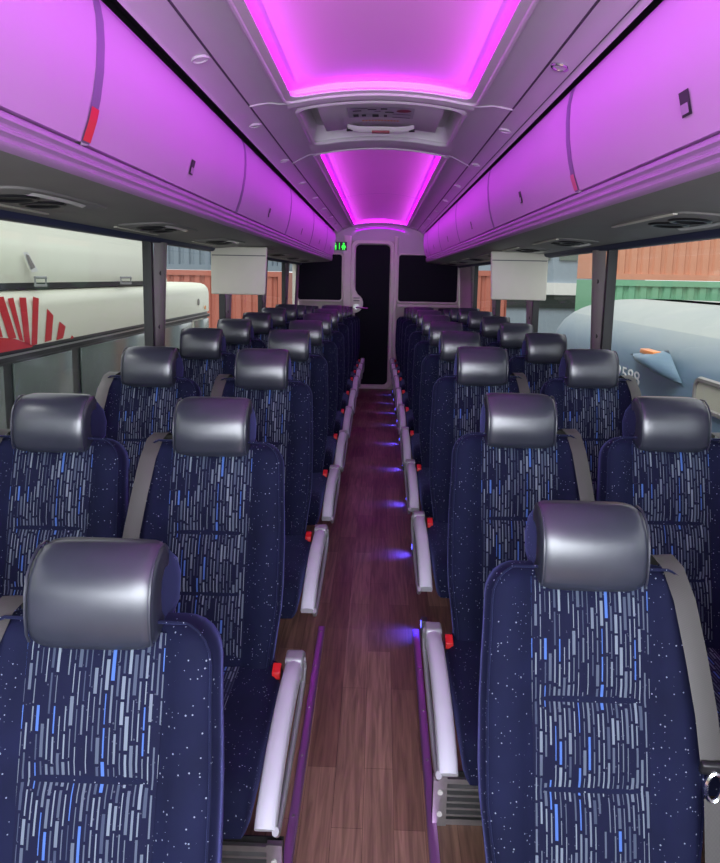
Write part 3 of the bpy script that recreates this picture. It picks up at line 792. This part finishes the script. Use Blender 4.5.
# blue courtesy lamps on the right-hand seat bases
for i in range(9):
    y=ROWS[1][i+1]+.62 if i else 2.86
    y=2.84+.87*i
    if y>9.8: break
    z=zfloor(y)
    r=empty('courtesy_lamp',(.232,y,z+.055)); tag(r,'small blue courtesy lamp near the floor along the right aisle edge, %s from front'%ORD[i],'courtesy lamp','blue courtesy lamps')
    MB().box(-.006,.020,-.022,.022,-.055,.016).build('housing',M['pedestal'],r,bevel=.004)
    m=MB(); m.face([(-.0075,yy,zz) for yy,zz in ((-.014,-.022),(.014,-.022),(.014,.006),(-.014,.006))]); m.build('lens',M['blue_led'],r)
    ld=bpy.data.lights.new('courtesy_glow','SPOT'); ld.color=(.05,.05,1); ld.energy=3.5; ld.spot_size=math.radians(95); ld.spot_blend=.9; ld.shadow_soft_size=.01
    lo=bpy.data.objects.new('courtesy_glow',ld); COL.objects.link(lo); lo.parent=r; lo.location=(-.012,0,.01)
    lo.rotation_euler=Vector((-.05,-.0,-.06)).to_track_quat('-Z','Y').to_euler()

# ------------------------------------------------------------------ outside, left: the cream coach
def onL(px,py,X):      # point on a side plane x=X
    c=X-CX; y=abs(c)*f_px/abs(px-380.0)
    roll_=.0192
    return (X,y,ZC-.05-(py-277)*y/f_px+ (X-CX)*roll_)
GZ=-1.35
struct(MB().box(-60,60,-30,80,GZ-.1,GZ).build('ground',M['asphalt']))
XL=-2.72
r=empty('parked_coach',(XL,5,GZ+.05)); tag(r,'cream white coach with red fan stripes parked outside the left windows','coach')
def LL(p): return (p[0]-XL,p[1]-5,p[2]-GZ)
body=[(.08,1.33),(.03,1.31),(.0,1.26),(0,.885)]
m=MB()
def coach_section(z,inset): return None
pl=[]
yend=11.6
def outline(ins,r=.45,n=8):
    pts=[(XL+ins*0,-6.0)]
    pts=[(XL-ins,-6)]
    for k in range(n+1):
        a=math.pi/2*k/n; pts.append((XL-ins-r+r*math.cos(a),yend-ins-r+r*math.sin(a)))
    pts.append((XL-2.5,yend-ins)); pts.append((XL-2.5,-6)); return pts
rows=[]
for z,ins in ((.885,0),(1.18,0),(1.25,.015),(1.30,.05),(1.325,.10),(1.335,.2)):
    rows.append([LL((x,y,z)) for x,y in outline(ins)])
MB().grid(rows,closed=True,cap1=True).build('upper_body',M['white_paint'],r,smooth=True,angle=35)
rows=[[LL((x,y,z)) for x,y in outline(.0)] for z in (GZ+.3,.15)]
MB().grid(rows,closed=True).build('lower_body',M['white_paint'],r,smooth=True)
rows=[[LL((x+.0,y,z)) for x,y in outline(.02)] for z in (.15,.885)]
MB().grid(rows,closed=True).build('window_band',M['dark_band'],r,smooth=True)
MB().box(.004,.012,-11,6.2,.80-GZ,.835-GZ).build('black_moulding',M['black'],r)
MB().box(.004,.014,-11,6.2,.835-GZ,.85-GZ).build('bright_moulding',M['steel'],r)
for k,(a,b) in enumerate(((1.0,3.0),(3.15,5.0),(5.15,6.15),(6.35,8.2),(8.35,10.2),(10.35,11.2))):
    MB().box(-.018,-.002,a-5,b-5,.18-GZ,.775-GZ).build('side_window',M['coach_glass'],r,bevel=.004)
# roof fairing
rows=[]
for z,ins in ((1.375,.03),(1.62,.0),(1.68,.02),(2.2,.06),(2.4,.3)):
    e=8.75
    rows.append([LL(p+(z,)) for p in ((XL-ins-.02,-6),(XL-ins-.02,e-.35-ins),(XL-ins-.1,e-.12-ins),(XL-ins-.3,e-ins),(XL-2.2,e-ins),(XL-2.2,-6))])
MB().grid(rows,closed=True,cap0=True,cap1=True).build('roof_fairing',M['white_paint'],r,smooth=True,angle=35)
MB().box(-2.2,-.06,-11,3.4,1.325-GZ,1.385-GZ).build('fairing_shadow_gap',M['black'],r)
# vent scoop and marker plates on the fairing
a=[onL(x,y,XL+.005) for x,y in ((23,252),(28,252),(38,271),(31,272))]
v=MB(); v.face([LL(p) for p in a]); v=v.build('air_scoop',M['building_white'],r)
a=[onL(x,y,XL+.012) for x,y in ((26,254),(29,255),(35,267),(31,269))]
w=MB(); w.face([LL(p) for p in a]); w.build('scoop_opening',M['pillar'],v)
for x0,x1,y0,y1 in ((34,45,277,285),(121,131,277,283)):
    a=[onL(x,y,XL+.01) for x,y in ((x0,y0),(x1,y0),(x1,y1),(x0,y1))]
    w=MB(); w.tube([LL(p) for p in a],.012,5,closed=True); w.build('marker_plate',M['wall'],r)
# red fan stripes
stripes=[[(-40,334),(0,338),(11,339),(28,345),(28,347),(0,352),(-40,360)],
 [(-32,300),(-24,300),(-14,336),(-22,336)],[(-18,298),(-10,298),(-2,337),(-9,337)],
 [(-7,297),(1,296),(12,338),(4,339)],
 [(5,298),(11,297),(19,341),(15,340)],
 [(17,297),(24,297),(26,345),(20,343)],
 [(31,296),(37,298),(33,344),(27,346)],
 [(45,308),(51,315),(48,340),(41,342)],
 [(57,321),(63,326),(60,338),(53,340)],
 [(69,335),(71,337),(70,338),(67,339)]]
m=MB()
for s in stripes: m.face([LL(onL(x,y,XL+.004)) for x,y in s])
m.build('red_fan_stripe',M['red_paint'],r)
# marker lamps near the front corner, roof beacon
m=MB().cyl(LL((XL-.02,10.55,1.05)),.05,.03,normal='x'); m.build('round_marker_lamp',M['pillar'],r,smooth=True)
m=MB().cyl(LL((XL-.02,10.95,.95)),.03,.03,normal='x'); m.build('amber_marker_lamp',M['amber'],r,smooth=True)
m=MB().box(XL-.5-XL,XL-.2-XL,9.2-5,9.7-5,1.33-GZ,1.42-GZ); m.build('roof_beacon',M['white_paint'],r,bevel=.04)
m=MB(); m.face([LL((XL-.014,y,z)) for y,z in ((10.25,.83),(10.9,.83),(10.9,.55),(10.25,.55))]); m.build('destination_panel',M['white_paint'],r)
for k in range(3):
    m=MB().cyl((-.02,(-2,.9,4.2)[k],.5),.5,-.3,normal='x',n=28); m.build('wheel',M['black'],r,smooth=True)

# ------------------------------------------------------------------ outside, right: blue coach
XR=2.30
r=empty('parked_blue_coach',(XR,6,GZ+.05)); tag(r,'dusty blue rounded coach with white roof parked outside the right windows','coach')
def RR(p): return (p[0]-XR,p[1]-6,p[2]-GZ)
def rbox_rows(x0,x1,y0,y1,z0,z1,rv,rh,zs):
    rows=[]
    for z,ins in zs:
        pts=[]; r_=rh
        for cx,cy,a0 in ((x1-ins-r_,y1-ins-r_,0),(x0+ins+r_,y1-ins-r_,90),(x0+ins+r_,y0+ins+r_,180),(x1-ins-r_,y0+ins+r_,270)):
            for k in range(7):
                a=math.radians(a0+15*k); pts.append((cx+r_*math.cos(a),cy+r_*math.sin(a),z))
        rows.append([RR(p) for p in pts])
    return rows
rt=.56; ztop=1.26
zs=[(GZ+.35,.0),(.2,0),(ztop-rt,0)]+[(ztop-rt+rt*math.sin(a),rt*1.3*(1-math.cos(a))) for a in [math.radians(t) for t in (15,30,42)]]
zs2=[(ztop-rt+rt*math.sin(a),rt*1.3*(1-math.cos(a))) for a in [math.radians(t) for t in (42,52,62,72,80,86,90)]]
t=NT('blue_paint_fading_to_chalk'); tc=t.n('TexCoord'); sp=t.n('SeparateXYZ'); t.l(tc.outputs['Object'],sp.inputs[0]); no=t.n('TexNoise'); no.inputs['Scale'].default_value=2.0; t.l(tc.outputs['Object'],no.inputs[0])
mr=t.n('MapRange'); mr.inputs[1].default_value=2.18; mr.inputs[2].default_value=2.50; t.l(t.math('MULTIPLY_ADD',no.outputs[0],.12,t.math('SUBTRACT',sp.outputs[2],.06)),mr.inputs[0])
t.principled(**{'Base Color':t.mix(mr.outputs[0],(.13,.21,.28,1),(.33,.36,.345,1)),'Roughness':.42}); M['blue_fade']=t.m
MB().grid(rbox_rows(XR,4.9,2.2,9.9,0,0,.5,.8,zs),closed=True).build('body',M['blue_fade'],r,smooth=True)
t=NT('chalky_white_roof'); tc=t.n('TexCoord'); no=t.n('TexNoise'); no.inputs['Scale'].default_value=1.4; no.inputs['Detail'].default_value=5; t.l(tc.outputs['Object'],no.inputs[0])
t.principled(**{'Base Color':t.mix(no.outputs[0],(.24,.28,.29,1),(.42,.44,.40,1)),'Roughness':.5}); M['chalk']=t.m
MB().grid(rbox_rows(XR,4.9,2.2,9.9,0,0,.5,.8,zs2),closed=True,cap1=True).build('roof_cap',M['chalk'],r,smooth=True)
# teardrop marker lamp fairing
def teardrop():
    A=Vector((6.40,.825)); B=Vector((5.22,.70)); C_=Vector((5.55,.945)); n=9; idx={}; m=MB()
    for i in range(n+1):
        for j in range(n+1-i):
            u,v=i/n,j/n; w=1-u-v; p=A*u+B*v+C_*w
            h=.17*(27*u*v*w)**.62*(.6+1.0*w)
            idx[i,j]=len(m.v); m.v.append(RR((XR-.004-h,p[0],p[1])))
    for i in range(n):
        for j in range(n-i):
            m.f.append((idx[i,j],idx[i+1,j],idx[i,j+1]))
            if j<n-i-1: m.f.append((idx[i+1,j],idx[i+1,j+1],idx[i,j+1]))
    return m
td=teardrop().build('marker_fairing',M['blue_paint'],r,smooth=True,angle=70)
m=MB().box(-.10,-.02,5.62-6,5.90-6,.885-GZ,.925-GZ); m.build('amber_lens',M['amber'],td,bevel=.008)
# framed rectangular lamp
fr=rrect(4.35,5.02,.60,.80,.07)
m=MB(); m.tube([RR((XR-.005,y,z)) for y,z in fr],.022,6,closed=True); l=m.build('side_lamp_frame',M['pillar'],r,smooth=True)
m=MB(); m.face([RR((XR-.010,y,z)) for y,z in fr]); m.build('lamp_lens',M['yellow_lamp'],l)
MB().box(-.006,.02,-3,3.6,.44-GZ,.455-GZ).build('waist_moulding',M['chalk'],r)
cu=bpy.data.curves.new('fleet_number','FONT'); cu.body='2588'; cu.size=.178; cu.extrude=.002; cu.align_x='LEFT'
ot=bpy.data.objects.new('number_source',cu); COL.objects.link(ot); dg=bpy.context.evaluated_depsgraph_get()
me=bpy.data.meshes.new_from_object(ot.evaluated_get(dg)); bpy.data.objects.remove(ot); me.materials.clear(); me.materials.append(M['number_white'])
on=bpy.data.objects.new('fleet_number',me); COL.objects.link(on); on.parent=r
on.matrix_local=Matrix.Translation(RR((XR-.006,6.72,.57))) @ Matrix(((0,0,-1,0),(-1.75,0,0,0),(0,1,0,0),(0,0,0,1)))
on['label']='white fleet number 2588'
for k in range(2):
    m=MB().cyl((.02,(-2.6,2.6)[k],.5),.5,.3,normal='x',n=28); m.build('wheel',M['black'],r,smooth=True)

# ------------------------------------------------------------------ far containers and shed
def container(name,x0,x1,y,z0,z1,mat,label,depth=2.4,pitch=.28):
    r=empty(name,((x0+x1)/2,y,z0)); tag(r,label,'container','stacked shipping containers'); c=-(x0+x1)/2
    pts=[]; x=x0+.1
    while x<x1-.1:
        for d,o in ((0,0),(.07,0),(.11,.05),(.18,.05),(.22,0)): pts.append((x+d,o))
        x+=pitch
    m=MB(); m.grid([[(px+c,o,z) for px,o in pts] for z in (.12,z1-z0-.12)]); m.build('corrugated_side',mat,r)
    f=MB(); f.box(x0+c,x1+c,-.03,.08,0,.14); f.box(x0+c,x1+c,-.03,.08,z1-z0-.14,z1-z0); f.box(x0+c,x0+c+.12,-.03,.08,.14,z1-z0-.14); f.box(x1+c-.12,x1+c,-.03,.08,.14,z1-z0-.14); f.build('frame',mat,r)
    b=MB().box(x0+c+.01,x1+c-.01,.10,depth,.01,z1-z0-.01); b.build('shell',mat,r)
    return r
YC=17.0
container('shipping_container',5.35,17.5,YC,GZ,1.57,M['cont_green'],'green corrugated shipping container on the ground outside the right windows')
container('shipping_container',5.35,17.5,YC,1.58,4.2,M['cont_orange'],'orange corrugated shipping container stacked on the green one outside the right windows')
container('shipping_container',-8.4,-2.62,YC+2,GZ,1.62,M['cont_red'],'brick-red corrugated shipping container on the ground outside the left windows')
container('shipping_container',-8.4,-2.62,YC+2,1.63,4.3,M['cont_slate'],'slate grey corrugated shipping container stacked on the brick-red one')
container('shipping_container',1.7,3.35,YC+2,GZ,1.75,M['cont_red'],'short brick-red container seen past the right monitor',pitch=.28)
r=empty('warehouse',(4.4,24,GZ+.05)); tag(r,'blue-grey warehouse with white band and dark openings seen between the right window pillars','building')
MB().box(-3.2,4.5,0,6,0,6.2).build('wall_cladding',M['building'],r)
MB().box(-3.2,4.5,-.12,0,2.35,2.75).build('white_band',M['building_white'],r)
MB().box(-1.2,4.2,-.06,0,1.9,2.33).build('dark_opening',M['dark_band'],r)
for k in range(8): MB().box(-2.9+.9*k,-2.3+.9*k,-.05,0,3.5,4.6).build('window',M['coach_glass'],r)
m=MB(); rows=[]
for k in range(9):
    t_=k/8; y=13.2+3.0*t_; h=.42*math.sin(math.pi*(t_*.9+.07))**.6
    rows.append([(6.9+.9*j/6+3*(j/6)-1+.0, y, 0.72+h*math.sin(math.pi*(j/6*.96+.02))+.05*random.random()) for j in range(7)])
o=MB().grid(rows).build('tarpaulin_heap',M['tarp'],smooth=True); tag(o,'brown tarpaulin heap beyond the blue coach roof, before the green container','tarpaulin')
MB().box(6.0,9.9,13.2,16.2,GZ,.74).build('covered_load',M['tarp'],o)

# ------------------------------------------------------------------ light
w=bpy.data.worlds.new('overcast'); S.world=w; w.use_nodes=True; nt=w.node_tree; nt.nodes.clear()
o=nt.nodes.new('ShaderNodeOutputWorld'); b=nt.nodes.new('ShaderNodeBackground'); tc=nt.nodes.new('ShaderNodeTexCoord'); sp=nt.nodes.new('ShaderNodeSeparateXYZ'); rp=nt.nodes.new('ShaderNodeValToRGB')
nt.links.new(tc.outputs['Generated'],sp.inputs[0]); nt.links.new(sp.outputs[2],rp.inputs[0])
rp.color_ramp.elements[0].position=0; rp.color_ramp.elements[0].color=(.86,.90,.95,1); rp.color_ramp.elements[1].position=.6; rp.color_ramp.elements[1].color=(.95,.98,1,1)
nt.links.new(rp.outputs[0],b.inputs[0]); b.inputs[1].default_value=1.5; nt.links.new(b.outputs[0],o.inputs[0])
area('windshield_daylight',(0,-1.5,1.65),(0,2.2,.85),2.3,1.7,190,(.86,.91,1.0))
sun=bpy.data.lights.new('soft_sun','SUN'); sun.energy=2.0
for sx in (-1,1):
    for k in range(3):
        l=area('added_bin_wash',(sx*.33,.9+4.0*k,zc(.705)),(sx*.66,.9+4.0*k,zc(.47)),3.95,.02,2.3,(.68,.05,1.0)); l.data.spread=math.radians(75)  # unseen free-floating lamps added to wash the bin doors magenta
sun.energy=2.0; sun.angle=math.radians(25); so=bpy.data.objects.new('soft_sun',sun); COL.objects.link(so)
so.rotation_euler=Vector((.35,.45,-1)).to_track_quat('-Z','Y').to_euler()

S.cycles.use_denoising=True
S.cycles.max_bounces=8; S.cycles.transparent_max_bounces=12
S.view_settings.view_transform='Standard'; S.view_settings.look='None'; S.view_settings.exposure=0
